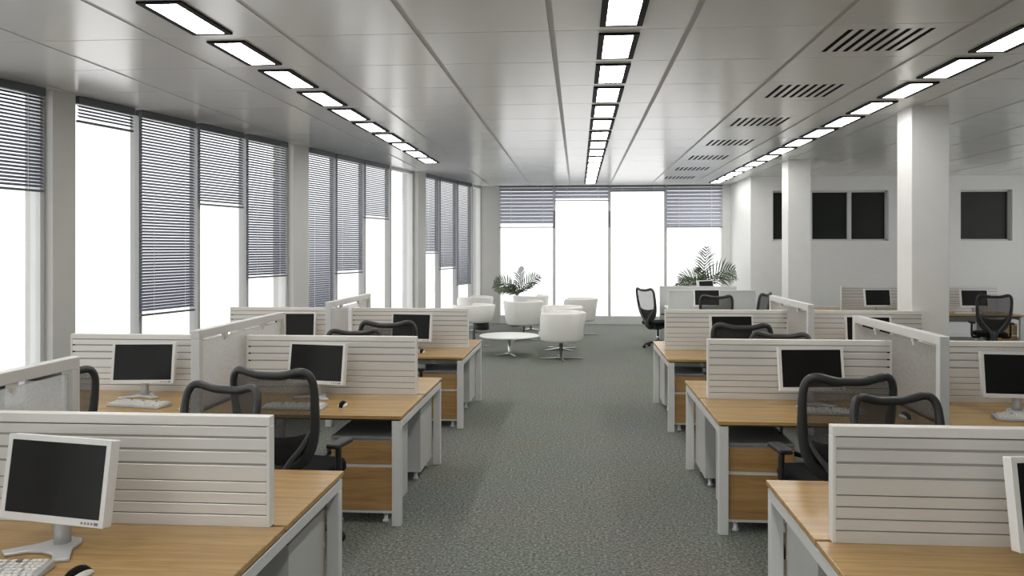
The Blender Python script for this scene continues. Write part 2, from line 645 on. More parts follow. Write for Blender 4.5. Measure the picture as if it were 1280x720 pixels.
light0 = None
for cx, k0, n, row in ((-2.58, -1, 10, 'left'), (0.295, -1, 15, 'middle'), (3.16, 0, 14, 'right')):
    for q in range(n):
        y = GY + (k0 + q + .5) * PY - .02
        lab = 'black-framed rectangular ceiling light, %s from the camera in the %s row' % (ORD[q], row)
        if light0 is None:
            light0 = make_light()
            light0.location = (cx, y, H)
            light0['label'] = lab
            light0['group'] = 'ceiling lights of the left row'
        else:
            again(light0, lab, (cx, y, H), 0, 'ceiling lights of the %s row' % row)

for cx, ks, row in ((-2.58, tuple(range(-2, -12, -1)), 'left'), (0.295, tuple(range(-2, -12, -1)), 'middle'), (3.16, (-1, -2), 'right')):  # unseen lights added along the rows for light from behind the camera
    for q, k in enumerate(ks):
        again(light0, 'black-framed unseen ceiling light added beyond the top edge of the picture, %s back along the %s row' % (ORD[q], row), (cx, GY + (k + .5) * PY - .02, H), 0, 'ceiling lights of the %s row' % row)
vent0 = None
for n, (i, k) in enumerate(sorted(VENT)):
    x0, y0 = GX + i * PX, GY + k * PY
    lab = 'slotted air vent panel in the ceiling, %s from the camera' % ORD[n]
    if vent0 is None:
        vent0 = thing('ceiling_vent', lab, 'vent', (x0, y0, H), 0, 'ceiling vents')
        a, b, c, d = .165, .800, .13, .80
        p = MB()
        p.box(.02, a, .005, PY - .005, 0, .003)
        p.box(b, PX - .02, .005, PY - .005, 0, .003)
        p.box(a, b, .005, c, 0, .003)
        p.box(a, b, d, PY - .005, 0, .003)
        pitch = (b - a) / 8.0
        for s in range(8):
            p.box(a + s * pitch + .040, a + (s + 1) * pitch, c, d, 0, .003)
        p.build('vent_panel', 'tile', vent0)
        MB().box(a - .01, b + .01, c - .01, d + .01, .0028, .0034).build('duct_backing', 'void', vent0)
    else:
        again(vent0, lab, (x0, y0, H), 0)

# ------------------------------------------------------------ venetian blinds
SLATS = {}


def make_blind(label, p0, ang, length, zbot, pitch=.0335, width=.042, tilt=38, group='', paint='slat_paint'):
    """p0: left-hand top point; x runs along the window, +y is the room side."""
    t = thing('venetian_blind', label, 'blind', (p0.x, p0.y, H - .001), ang, group)
    hh = .075 if pitch < .05 else .03
    MB().box(0, length, -.03, .03, -hh, 0).build('headrail', 'head_rail', t)
    zb = zbot - H
    MB().box(0.004, length - .004, -.016, .016, zb, zb + .022).build('bottom_rail', 'head_rail', t)
    n = int((-(zb + .03) - hh) / pitch)
    sl = MB()
    a = math.radians(tilt)
    prof = []
    for q in (-1, -.33, .33, 1):
        y = q * width / 2
        bow = .0022 * (1 - q * q)
        # room side edge (+y) is the lower one
        prof.append((y * math.cos(a) + bow * math.sin(a), -y * math.sin(a) + bow * math.cos(a)))
    th = .0012
    vs = [(x, y, z + dz) for x in (.006, length - .006) for dz in (0, th) for y, z in prof]
    fs = []
    for q in range(3):
        fs += [(q, q + 1, 8 + q + 1, 8 + q), (4 + q, 12 + q, 12 + q + 1, 4 + q + 1)]
    fs += [(0, 8, 12, 4), (3, 7, 15, 11), (0, 4, 5, 1), (1, 5, 6, 2), (2, 6, 7, 3), (8, 9, 13, 12), (9, 10, 14, 13), (10, 11, 15, 14)]
    sl.add(vs, fs)
    first = sl.build('slat', paint, t, loc=(0, 0, -hh - pitch * .7))
    for q in range(1, n):
        share(first, t, (0, 0, -hh - pitch * (q + .7)))
    cw = .0018 if pitch < .05 else .006
    for x in (length * .2, length * .78):
        MB().box(x - cw, x + cw, .017, .020, zb + .01, -hh + .005).build('ladder_cord', 'cord', t)
    return t


def left_blind(label, ya, yb, zbot, group):
    a, b = fp(ya + .025, .04), fp(yb - .005, .04)
    # x along wall going away would put +y outwards, so run it from far to near
    d = a - b
    return make_blind(label, b, math.atan2(d.y, d.x), d.length, zbot, group=group)


g0 = 'slate venetian blinds of the left window wall'
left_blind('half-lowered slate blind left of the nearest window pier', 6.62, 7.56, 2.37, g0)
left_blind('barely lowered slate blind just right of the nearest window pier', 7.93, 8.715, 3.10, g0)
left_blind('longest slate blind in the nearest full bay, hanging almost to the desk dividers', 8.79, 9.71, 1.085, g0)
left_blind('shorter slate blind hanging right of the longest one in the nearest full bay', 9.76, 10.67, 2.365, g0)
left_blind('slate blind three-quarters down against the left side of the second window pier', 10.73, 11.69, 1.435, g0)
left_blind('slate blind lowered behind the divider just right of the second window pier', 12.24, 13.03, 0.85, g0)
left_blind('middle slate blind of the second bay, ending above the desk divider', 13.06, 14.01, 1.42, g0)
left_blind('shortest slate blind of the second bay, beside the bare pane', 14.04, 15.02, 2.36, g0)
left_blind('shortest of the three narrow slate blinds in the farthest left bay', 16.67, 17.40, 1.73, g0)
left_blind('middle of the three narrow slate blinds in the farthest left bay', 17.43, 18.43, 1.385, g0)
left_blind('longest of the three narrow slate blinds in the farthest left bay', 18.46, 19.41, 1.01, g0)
g1 = 'slate venetian blinds of the end window'
for (a, b), zb, lab in zip(ex, (2.345, 2.99, 3.21, 2.34), (
        'half-lowered slate blind at the left end of the end window wall, above the left palm',
        'nearly raised slate blind in the second pane of the end window wall',
        'almost fully raised slate blind in the third pane of the end window wall',
        'half-lowered slate blind at the right end of the end window wall, above the right palm')):
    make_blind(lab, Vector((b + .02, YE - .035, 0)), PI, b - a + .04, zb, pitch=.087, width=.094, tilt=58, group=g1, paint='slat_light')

# ------------------------------------------------------------ desks
TOP, TT = .73, .024
ROWS = {'front': 3.22, 'middle': 6.22, 'back': 9.20}
HALF = .825


def make_desk(label, x_out, x_in, yc, outer=True, inner_leg=True, top='oak', group=None, wm='white_metal'):
    """A double desk: two tops with a gap between them on a steel frame. x_out is the aisle end."""
    s = 1 if x_in > x_out else -1
    L = abs(x_in - x_out)
    t = thing('double_desk', label, 'desk', (x_out, yc, 0), 0, group)
    X = lambda u: s * u
    for y0, y1 in ((-HALF, -.012), (.012, HALF)):
        MB().box(X(0), X(L), y0, y1, TOP - TT, TOP).build('tabletop', top, t, bevel=.0025, seg=1)
    fz = TOP - TT - .012
    MB().box(X(.02), X(L - .02), -HALF + .02, HALF - .02, fz, TOP - TT).build('spacer', 'dark_edge', t)
    for u0, u1 in ((.006, .066), (L - .066, L - .006)):
        if u0 > .1 and not inner_leg: continue
        for y in (-HALF + .008, HALF - .068):
            MB().box(X(u0), X(u1), y, y + .06, 0, fz - .05).build('leg', wm, t, bevel=.003, seg=1)
        MB().box(X(u0), X(u1), -HALF + .008, HALF - .008, fz - .05, fz).build('end_beam', wm, t, bevel=.003, seg=1)
    MB().box(X(.07), X(L - .07), -.30, -.26, fz - .05, fz).build('cross_rail', wm, t)
    MB().box(X(.07), X(L - .07), .26, .30, fz - .05, fz).build('cross_rail', wm, t)
    MB().box(X(.45), X(L - .1), -.14, .14, fz - .14, fz - .05).build('cable_tray', wm, t)
    return t


def make_divider(label, x0, x1, yc, group=None, mats=('slat', 'groove', 'cap'), pin=None):
    t = thing('desk_divider', label, 'divider', (x0, yc, TOP), 0, group)
    L = x1 - x0
    hh = .437
    MB().box(.012, L - .012, -.016, .016, .003, hh - .03).build('core', mats[1], t)
    MB().box(0, L, -.025, .025, hh - .038, hh).build('top_cap', mats[2], t, bevel=.003)
    for a, b in ((0, .014), (L - .014, L)):
        MB().box(a, b, -.0255, .0255, 0, hh - .038).build('end_post', mats[2], t, bevel=.002, seg=1)
    z = 0.0
    # heights from the bottom: five plain boards, then the wider one, then three between hanging grooves
    bands = [(0, .0446), (.0486, .088), (.092, .1335), (.1375, .177), (.181, .241), (.251, .295), (.305, .347), (.357, .395)]
    for a, b in bands:
        sl = MB().box(.014, L - .014, -.0245, .0245, a, b)
        sl.build('slat', mats[0], t, bevel=.0015, seg=1)
    for z in (.246, .300, .352):
        MB().box(.014, L - .014, -.0205, .0205, z - .0054, z + .0054).build('hanging_groove', 'groove_light', t)
        if pin is not None:
            sx = .016 if pin == 0 else L - .034
            MB().box(sx, sx + .018, -.0238, .0238, z - .005, z + .005).build('groove_end', 'black', t)
    return t


def make_screen(label, x, yc, group=None):
    """Frosted screen in a steel portal standing across the desks."""
    t = thing('portal_screen', label, 'screen', (x, yc, 0), 0, group)
    w = .03
    for y in (-HALF - .005, HALF - .055):
        MB().box(-w, w, y, y + .06, 0, 1.225).build('post', 'white_metal', t, bevel=.003, seg=1)
    MB().box(-w, w, -HALF - .005, HALF + .005, 1.225, 1.283).build('top_rail', 'white_metal', t, bevel=.003, seg=1)
    MB().box(-.008, .008, -HALF + .06, HALF - .06, .74, 1.203).build('frosted_panel', 'frosted', t)
    for y in (-.36, .36):
        b = MB()
        b.box(-.016, .016, y - .022, y + .022, 1.20, 1.226)
        b.box(-.010, .010, y - .012, y + .012, 1.175, 1.20)
        b.build('bracket', 'white_metal', t)
    return t


def make_pedestal(label, loc, rz, group):
    t = thing('drawer_pedestal', label, 'drawers', loc, rz, group)
    w, d = .205, .52
    MB().box(-w, w, .018, d, .07, .56).build('cabinet', 'ped_side', t, bevel=.003, seg=1)
    MB().box(-w - .002, w + .002, 0, d + .002, .56, .58).build('top', 'ped_top_shaded', t, bevel=.003, seg=1)
    for z0, z1 in ((.397, .548), (.088, .376)):
        MB().box(-w, w, 0, .018, z0, z1).build('drawer', 'oak_front', t, bevel=.002, seg=1)
    MB().box(-w, w, .006, .018, .376, .397).build('pull_strip', 'white_metal', t)
    MB().box(-w, w, .004, .018, .07, .088).build('plinth', 'white_metal', t)
    for x in (-w + .05, w - .05):
        for y in (.05, d - .06):
            MB().lathe([(.022, 0), (.022, .012), (.014, .02), (.014, .07)], 10, x, y).build('foot', 'silver', t)
    return t


ped0 = None
for side, xo, xi, sgn in (('left', -1.155, -2.522, -1), ('right', .895, 2.252, 1)):
    xs_ = xi + sgn * .033
    for row, yc in ROWS.items():
        gd = 'wood-topped double desks'
        make_desk('wood-topped double desk beside the aisle in the %s row on the %s' % (row, side), xo, xi, yc, inner_leg=False, group=gd)
        if row != 'front':
            make_desk('wood-topped double desk away from the aisle in the %s row on the %s' % (row, side),
                      xs_ + sgn * 1.40, xs_ + sgn * .033, yc, inner_leg=False, group=gd)
        a, b = sorted((xo + sgn * .055, xi + sgn * .008))
        make_divider('slatted divider on the aisle-side desk of the %s row on the %s' % (row, side), a, b, yc, 'slatted desk dividers', pin=(0 if sgn < 0 else 1) if row != 'front' else None)
        if row != 'front':
            a, b = sorted((xs_ + sgn * .030, xs_ + sgn * 1.385))
            make_divider('slatted divider on the outer desk of the %s row on the %s' % (row, side), a, b, yc, 'slatted desk dividers', pin=0)
        make_screen('white portal screen with frosted panel crossing the %s desk row on the %s' % (row, side), xs_, yc, 'portal screens')
        for far in (0, 1):
            px = xo + sgn * (.075 + .207)
            lab = 'drawer pedestal under the %s half of the %s aisle desk on the %s' % (('near', 'far')[far], row, side)
            py, rz = (yc - .77, 0) if not far else (yc + .77, PI)
            if ped0 is None:
                ped0 = make_pedestal(lab, (px, py, 0), rz, 'drawer pedestals under the desks')
            else:
                again(ped0, lab, (px, py, 0), rz)


# ------------------------------------------------------------ monitors, keyboards, mice
def make_monitor():
    t = thing('monitor', '', 'monitor', (0, 0, TOP), 0, 'white-framed monitors on the desks')
    zc = .25
    tilt = Matrix.Translation((0, 0, zc)) @ Matrix.Rotation(-.15, 4, 'X')
    W, Hh = .23, .1535
    c = MB()
    c.box(-W, W, -.012, .030, -Hh, Hh)
    c.box(-W * .75, W * .75, .030, .048, -Hh * .75, Hh * .75)
    c.rot(tilt).build('casing', 'bezel', t, bevel=.004)
    b = MB()
    e, eb = .019, .026
    b.box(-W, W, -.016, -.012, Hh - e, Hh)
    b.box(-W, W, -.016, -.012, -Hh, -Hh + eb)
    b.box(-W, -W + e, -.016, -.012, -Hh + eb, Hh - e)
    b.box(W - e, W, -.016, -.012, -Hh + eb, Hh - e)
    bz = b.rot(tilt).build('bezel', 'bezel', t)
    MB().box(-W + e, W - e, -.0135, -.012, -Hh + eb, Hh - e).rot(tilt).build('screen', 'screen', t)
    bt = MB()
    for x in (.135, .150, .164, .178):
        bt.box(x, x + .007, -.0175, -.016, -Hh + .008, -Hh + .016)
    bt.box(.192, .208, -.0175, -.016, -Hh + .007, -Hh + .017)
    bt.rot(tilt).build('button', 'button', bz)
    n = MB().lathe([(.030, .012), (.030, .13), (.028, .135)], 16, 0, .02)
    n.build('neck', 'silver', t)
    MB().box(-.05, .05, .026, .065, .12, .30).build('hinge', 'silver', t, bevel=.006)
    foot = [(-.150, -.105), (-.105, -.135), (-.055, -.085), (.0, -.072), (.055, -.085), (.105, -.135), (.150, -.105), (.075, -.01), (.055, .055), (.03, .085), (-.03, .085), (-.055, .055), (-.075, -.01)]
    MB().prism(foot, .0, .012).build('foot', 'silver', t, bevel=.004)
    return t


mon0 = None
MON = [(-1.908, 2.925, -.191, 'large near monitor at the lower left in front of the front left divider', 1.0),
       (1.668, 2.925, .16, 'monitor cut off by the right edge on the front right desk', 1.0),
       (-1.93, 6.05, -.185, 'monitor on the aisle desk of the middle left row, behind a mesh chair', 1.0),
       (-3.228, 5.975, .12, 'monitor on the window-side desk of the middle left row, against the pale divider', 1.0),
       (1.645, 6.03, .10, 'monitor on the aisle desk of the middle right row, behind a mesh chair', 1.0),
       (2.955, 5.85, -.10, 'monitor on the outer desk of the middle right row, beyond the portal screen', 1.0),
       (-1.80, 8.93, -.15, 'small far monitor on the aisle desk of the back left row', 1.0),
       (-3.10, 8.93, .1, 'half-hidden monitor on the window-side desk of the back left row', 1.0),
       (1.62, 8.93, .10, 'far monitor on the aisle desk of the back right row', 1.0),
       (3.017, 8.93, -.06, 'far monitor behind the rail of the middle right portal screen', 1.0),
       (5.173, 14.85, .10, 'distant monitor by the back wall, left of the near square column', 1.0),
       (6.78, 14.85, 0.0, 'distant monitor by the back wall, right of the near square column', 1.0),
       (2.24, 14.68, .03, 'black monitor in front of the near white partition', .98),
       (2.57, 16.95, .85, 'small monitor showing above the rear white partition', 1.17)]
for x, y, rz, lab, s in MON:
    if mon0 is None:
        mon0 = make_monitor()
        o = mon0
    else:
        o = copy_tree(mon0)
    o['label'] = lab
    o.location = (x, y, TOP + .0006)
    o.rotation_euler = (0, 0, rz)
    o.scale = (s, s, s)


def make_keyboard():
    t = thing('keyboard', '', 'keyboard', (0, 0, TOP), 0, 'white keyboards')
    c = MB()
    c.add([(-.215, -.075, 0), (.215, -.075, 0), (.215, .075, 0), (-.215, .075, 0), (-.212, -.072, .014), (.212, -.072, .014), (.212, .072, .026), (-.212, .072, .026)],
          [(0, 3, 2, 1), (4, 5, 6, 7), (0, 1, 5, 4), (1, 2, 6, 5), (2, 3, 7, 6), (3, 0, 4, 7)])
    c.build('case', 'keybase', t, bevel=.004)
    k, dk = MB(), MB()
    for r in range(6):
        y0 = -.064 + r * .0205 + (.005 if r == 5 else 0)
        z = .014 + (y0 + .072) / .144 * .012
        x = -.203
        q = 0
        while x < .195:
            w = .0155
            if r == 0 and q == 3: w = .105
            elif r in (1, 2) and q == 0: w = .03
            (dk if (r == 5 and q % 5 == 0) else k).box(x, x + w, y0, y0 + .0155, z, z + .008)
            x += w + .0038 + (.010 if q in (13, 16) else 0)
            q += 1
    tag(k.build('keys', 'key', t), kind='stuff')
    tag(dk.build('dark_keys', 'button', t), kind='stuff')
    return t


def make_mouse():
    t = thing('mouse', '', 'mouse', (0, 0, TOP), 0, 'black and white mice')
    def shell(x0, x1, zt):
        m = MB()
        n = 9
        rows = []
        for i in range(n + 1):
            u = i / n
            y = -.052 + .104 * u
            hgt = zt * math.sin(PI * min(1, max(0.04, u * .92 + .04))) ** .55
            wd = .55 + .45 * math.sin(PI * (u * .86 + .07))
            ring = []
            for q in range(7):
                v = x0 + (x1 - x0) * q / 6
                ring.append((v * wd, y, .002 + hgt * (1 - (v / .031) ** 2 * .8)))
            rows.append(ring)
        vs = [p for r in rows for p in r] + [(p[0], p[1], 0) for r in rows for p in r]
        o = (n + 1) * 7
        fs = []
        for i in range(n):
            for q in range(6):
                a = i * 7 + q
                fs.append((a, a + 1, a + 8, a + 7))
                fs.append((o + a, o + a + 7, o + a + 8, o + a + 1))
            fs.append((i * 7, i * 7 + 7, o + i * 7 + 7, o + i * 7))
            fs.append((i * 7 + 6, o + i * 7 + 6, o + i * 7 + 13, i * 7 + 13))
        fs.append(tuple(range(7)) + tuple(o + q for q in range(6, -1, -1)))
        fs.append(tuple(n * 7 + q for q in range(6, -1, -1)) + tuple(o + n * 7 + q for q in range(7)))
        m.add(vs, fs, True)
        return m
    shell(-.031, -.0222, .036).build('side_shell', 'key', t)
    shell(.0222, .031, .036).build('side_shell', 'key', t)
    shell(-.0218, .0218, .037).build('back_shell', 'black', t)
    MB().tube([(-.003, .028, .026), (.003, .028, .026)], .009, 10).build('scroll_wheel', 'button', t)
    return t


kb0 = ms0 = None
for x, y, rz, lab in ((-2.005, 2.65, .12, 'white keyboard at the bottom left corner on the front left desk'),
                      (-1.945, 5.60, 0, 'white keyboard seen through the chair back on the middle left aisle desk'),
                      (-3.06, 5.60, -.18, 'white keyboard below the monitor on the middle left window-side desk'),
                      (1.70, 5.70, -.05, 'white keyboard seen through the chair back on the middle right aisle desk'),
                      (2.90, 5.58, -.18, 'white keyboard on the outer desk of the middle right row'),
                      (6.55, 14.58, 0, 'distant white keyboard on the wall-side desk right of the near column'),
                      (4.62, 14.62, .2, 'distant white keyboard at the left end of the wall-side desks')):
    if kb0 is None:
        kb0 = o = make_keyboard()
    else:
        o = copy_tree(kb0)
    o['label'] = lab
    o.location = (x, y, TOP + .0006)
    o.rotation_euler = (0, 0, rz)
for x, y, rz, lab in ((-1.667, 2.66, -.25, 'black and white mouse beside the keyboard at the bottom left'),
                      (-1.635, 5.70, 0, 'black and white mouse on the middle left aisle desk right of the keyboard'),
                      (-2.69, 5.52, .1, 'mouse on the middle left window-side desk, half hidden by a chair back'),
                      (2.127, 5.60, .1, 'mouse on the middle right aisle desk, seen through a chair back'),
                      (-1.645, 8.72, 0, 'small far mouse on the back left aisle desk under the monitor')):
    if ms0 is None:
        ms0 = o = make_mouse()
    else:
        o = copy_tree(ms0)
    o['label'] = lab
    o.location = (x, y, TOP + .0006)
    o.rotation_euler = (0, 0, rz)


# ------------------------------------------------------------ mesh task chairs
def smooth_path(pts, sub=4):
    out = []
    n = len(pts)
    P = [Vector(p) for p in pts]
    for i in range(n - 1):
        p0, p1, p2, p3 = P[max(i - 1, 0)], P[i], P[i + 1], P[min(i + 2, n - 1)]
        for s in range(sub):
            t = s / sub
            out.append(.5 * ((2 * p1) + (p2 - p0) * t + (2 * p0 - 5 * p1 + 4 * p2 - p3) * t * t + (3 * p1 - p0 - 3 * p2 + p3) * t ** 3))
    out.append(P[-1])
    return out


def make_chair():
    t = thing('task_chair', '', 'chair', (0, 0, 0), 0, 'black mesh task chairs')
    dep = lambda x, z: -.225 - .02 * math.sin((z - .5) / .25 * 1.3) - .115 * max(0, (z - .5) / .6) ** 1.4 + .55 * x * x
    half = [(0, 1.073), (.07, 1.074), (.13, 1.085), (.185, 1.098), (.228, 1.087), (.252, 1.045), (.258, .98), (.255, .90), (.249, .82), (.236, .74), (.212, .66), (.172, .59), (.11, .540), (.05, .522), (0, .518)]
    right = smooth_path([(x, 0, z) for x, z in half], 3)
    loop = [(p.x, dep(p.x, p.z), p.z) for p in right] + [(-p.x, dep(p.x, p.z), p.z) for p in reversed(right[1:-1])]
    rad = [.0235 + .008 * min(1, max(0, (1.0 - p[2]) / .3)) for p in loop]
    MB().tube(loop, rad, 8, closed=True, flat=.85).build('back_frame', 'chair_frame', t)
    # cloth: between the two sides
    zs = [p.z for p in right]
    side = [p for p in right if p.x > .1]
    m = MB()
    nu, nv = 14, 16
    idx = list(range(len(right)))
    # split the half outline into top, flank and bottom
    def xat(z):
        best = None
        for a, b in zip(right[:-1], right[1:]):
            if a.x < .05 or a.z < b.z: continue
            if b.z <= z <= a.z:
                best = a.x + (b.x - a.x) * ((a.z - z) / max(1e-6, a.z - b.z))
        return best if best else .08
    vs = []
    for j in range(nv + 1):
        v = j / nv
        z0 = .53 + v * (1.045 - .53)
        w = xat(min(1.044, z0))
        for i in range(nu + 1):
            u = -1 + 2 * i / nu
            x = u * w
            ztop = 0
            if v > .8:
                ztop = (v - .8) / .2 * (.032 * (1 - abs(u) ** 4) + .012 * math.sin(abs(u) * 3))
            z = z0 + ztop
            vs.append((x, dep(x, z) + .004, z))
    fs = [(j * (nu + 1) + i, j * (nu + 1) + i + 1, (j + 1) * (nu + 1) + i + 1, (j + 1) * (nu + 1) + i) for j in range(nv) for i in range(nu)]
    m.add(vs, fs, True)
    m.build('back_mesh', 'chair_mesh', t)
    lw = MB()
    rows = []
    for z, w in ((.524, .06), (.56, .13), (.61, .178), (.66, .205), (.71, .222)):
        rows.append([(w * u, dep(w * u, z) + .012 - .008 * (1 - u * u), z + (.035 * u * u if z > .69 else 0)) for u in (-1, -.6, -.2, .2, .6, 1)])
    vs = [p for r in rows for p in r] + [(p[0], p[1] + .006, p[2]) for r in rows for p in r]
    fs = []
    for i in range(4):
        for q in range(5):
            a = i * 6 + q
            fs += [(a, a + 1, a + 7, a + 6), (30 + a, 30 + a + 6, 30 + a + 7, 30 + a + 1)]
        fs += [(i * 6, i * 6 + 6, 36 + i * 6, 30 + i * 6), (i * 6 + 5, 35 + i * 6, 41 + i * 6, i * 6 + 11)]
    fs += [(0, 30, 31, 1), (1, 31, 32, 2), (2, 32, 33, 3), (3, 33, 34, 4), (4, 34, 35, 5)]
    fs += [(24 + q, 25 + q, 55 + q, 54 + q) for q in range(5)]
    lw.add(vs, fs, True)
    lw.build('lumbar_panel', 'chair_frame', t)
    # spine that forks into the frame
    sp = MB()
    for s in (-1, 1):
        sp.tube(smooth_path([(s * .03, -.235, .40), (s * .05, -.27, .50), (s * .10, -.274, .58), (s * .165, -.262, .66), (s * .222, -.250, .76)], 4), [.02 - .0004 * q for q in range(17)], 8)
    sp.tube(smooth_path([(0, -.06, .385), (0, -.18, .375), (0, -.25, .42), (0, -.272, .52)], 4), [.032] * 13, 8)
    sp.build('spine', 'chair_spine', t)
    # seat
    st = MB()
    prof = [(-.23, -.20), (-.25, 0), (-.245, .17), (-.20, .25), (0, .262), (.20, .25), (.245, .17), (.25, 0), (.23, -.20), (.12, -.225), (-.12, -.225)]
    st.prism(list(reversed(prof)), .425, .495)
    st.build('seat', 'chair_seat', t, bevel=.026, seg=3)
    mech = MB()
    mech.box(-.09, .09, -.12, .10, .36, .428)
    mech.box(-.05, .05, -.10, .06, .34, .365)
    mech.build('mechanism', 'chair_frame', t, bevel=.012)
    for s in (-1, 1):
        a = MB()
        a.tube(smooth_path([(s * .16, -.02, .41), (s * .26, -.03, .41), (s * .292, -.04, .45), (s * .292, -.045, .63)], 4), .019, 8)
        arm = a.build('armrest', 'arm', t)
        MB().box(s * .292 - .042, s * .292 + .042, -.13, .09, .628, .657).build('arm_pad', 'arm', arm, bevel=.012, seg=3)
    MB().lathe([(.026, .13), (.026, .24), (.017, .24), (.017, .36)], 14).build('gas_lift', 'chrome', t)
    MB().lathe([(.03, .07), (.05, .09), (.045, .135), (.030, .15)], 16).build('hub', 'chair_frame', t)
    leg = None
    for q in range(5):
        an = 2 * PI * q / 5 + .63
        if leg is None:
            l = MB().tube(smooth_path([(.03, 0, .115), (.12, 0, .105), (.20, 0, .085), (.26, 0, .068)], 3), [.030 - .0016 * i for i in range(10)], 8, flat=.9)
            leg = l.build('star_leg', 'chair_frame', t, rot=(0, 0, an))
            c = MB()
            for yy in (-.020, .008):
                c.tube([(.265, yy, .029), (.265, yy + .012, .029)], .029, 12)
            c.tube([(.265, 0, .03), (.258, 0, .075)], .008, 6)
            cast = c.build('caster', 'wheel', leg)
        else:
            l2 = share(leg, t, None, (0, 0, an))
            share(cast, l2)
    return t


CH = [(-1.715, 4.99, -.16, 'black mesh chair with its back to the camera at the middle left aisle desk', (1.0, 1, 1.025)),
      (-2.05, 4.19, PI - .28, 'turned mesh chair peeking over the front left divider', (.95, 1, .97)),
      (1.475, 5.06, .10, 'black mesh chair with its back to the camera at the middle right aisle desk', (.99, 1, 1.02)),
      (1.73, 4.20, PI + .25, 'turned mesh chair peeking over the front right divider', (.95, 1, .96)),
      (-3.41, 5.05, .75, 'mesh chair at the middle left window-side desk, half behind the front portal screen', (1, 1, .985)),
      (-1.815, 8.02, .1, 'mesh chair with wavy top rail in front of the back left monitor', (1, 1, 1.035)),
      (-1.98, 7.20, PI + .2, 'mesh chair whose top just shows over the middle left divider', (.95, 1, .98)),
      (1.523, 8.02, -.1, 'mesh chair in front of the back right monitor', (1, 1, 1.035)),
      (1.72, 7.20, PI - .2, 'mesh chair whose top just shows over the middle right divider', (.97, 1, .98)),
      (2.20, 13.64, -.05, 'mesh chair in front of the near white partition', (.96, 1, .99)),
      (2.80, 14.02, 1.0, 'turned mesh chair right of the white partitions', (.95, 1, 1.0)),
      (1.48, 15.55, -1.0, 'black mesh chair seen side-on at the aisle end of the white desk', (1, 1, 1.0)),
      (6.622, 13.95, -.25, 'distant mesh chair at the wall-side desk right of the near column', (.94, 1, 1.0)),
      (5.33, 13.95, .1, 'distant mesh chair cut off by the left edge of the near column', (.94, 1, 1.0))]
ch0 = None
for x, y, rz, lab, s in CH:
    if ch0 is None:
        ch0 = o = make_chair()
    else:
        o = copy_tree(ch0)
    o['label'] = lab
    o.location = (x, y, 0)
    o.rotation_euler = (0, 0, rz)
    o.scale = s

# ------------------------------------------------------------ wall-side desks and the white desk
gd = 'wood-topped double desks'
for a, b, lab, d0, d1, dl in ((4.24, 5.80, 'distant wood-topped double desk by the back wall, left of the near column', .43, 1.46, 'distant slatted divider by the back wall, left of the near column'),
                              (5.82, 7.38, 'distant wood-topped double desk by the back wall, right of the near column', .05, 1.515, 'distant slatted divider by the back wall, right of the near column')):
    make_desk(lab, a, b, 15.22, group=gd)
    make_divider(dl, a + d0, a + d1, 15.22, 'slatted desk dividers')
again(ped0, 'distant drawer pedestal under the right end of the wall-side desks', (7.09, 14.47, 0), 0)

t = thing('white_desk', 'white double desk between plain white partitions near the right palm', 'desk', (1.62, 15.7, 0))
MB().box(.05, .95, -1.55, -.80, TOP - TT, TOP).build('tabletop', 'laminate', t, bevel=.003)
MB().box(.05, 1.50, -.72, .72, TOP - TT, TOP).build('tabletop', 'laminate', t, bevel=.003)
MB().box(.05, 1.50, .82, 1.60, TOP - TT, TOP).build('tabletop', 'laminate', t, bevel=.003)
for x in (.08, 1.40):
    for y in ((-1.50, -.86, -.64, .60, .88, 1.52) if x < 1 else (-.64, .60, .88, 1.52)):
        MB().box(x, x + .05, y, y + .05, 0, TOP - TT).build('leg', 'white_metal', t)
for y, lab, x1 in ((14.94, 'plain white partition nearest the camera, behind the back right divider', 3.12), (16.48, 'plain white partition farther back, under the right palm', 3.08)):
    p = thing('desk_partition', lab, 'partition', (1.60, y, 0), 0, 'plain white partitions')
    MB().box(0.02, x1 - 1.62, -.018, .018, .05, 1.08).build('panel', 'white_panel', p)
    f = MB()
    f.box(0, x1 - 1.60, -.025, .025, 1.075, 1.10)
    f.box(0, .022, -.025, .025, 0, 1.075)
    f.box(x1 - 1.622, x1 - 1.60, -.025, .025, 0, 1.075)
    f.build('frame', 'white_metal', p, bevel=.003)


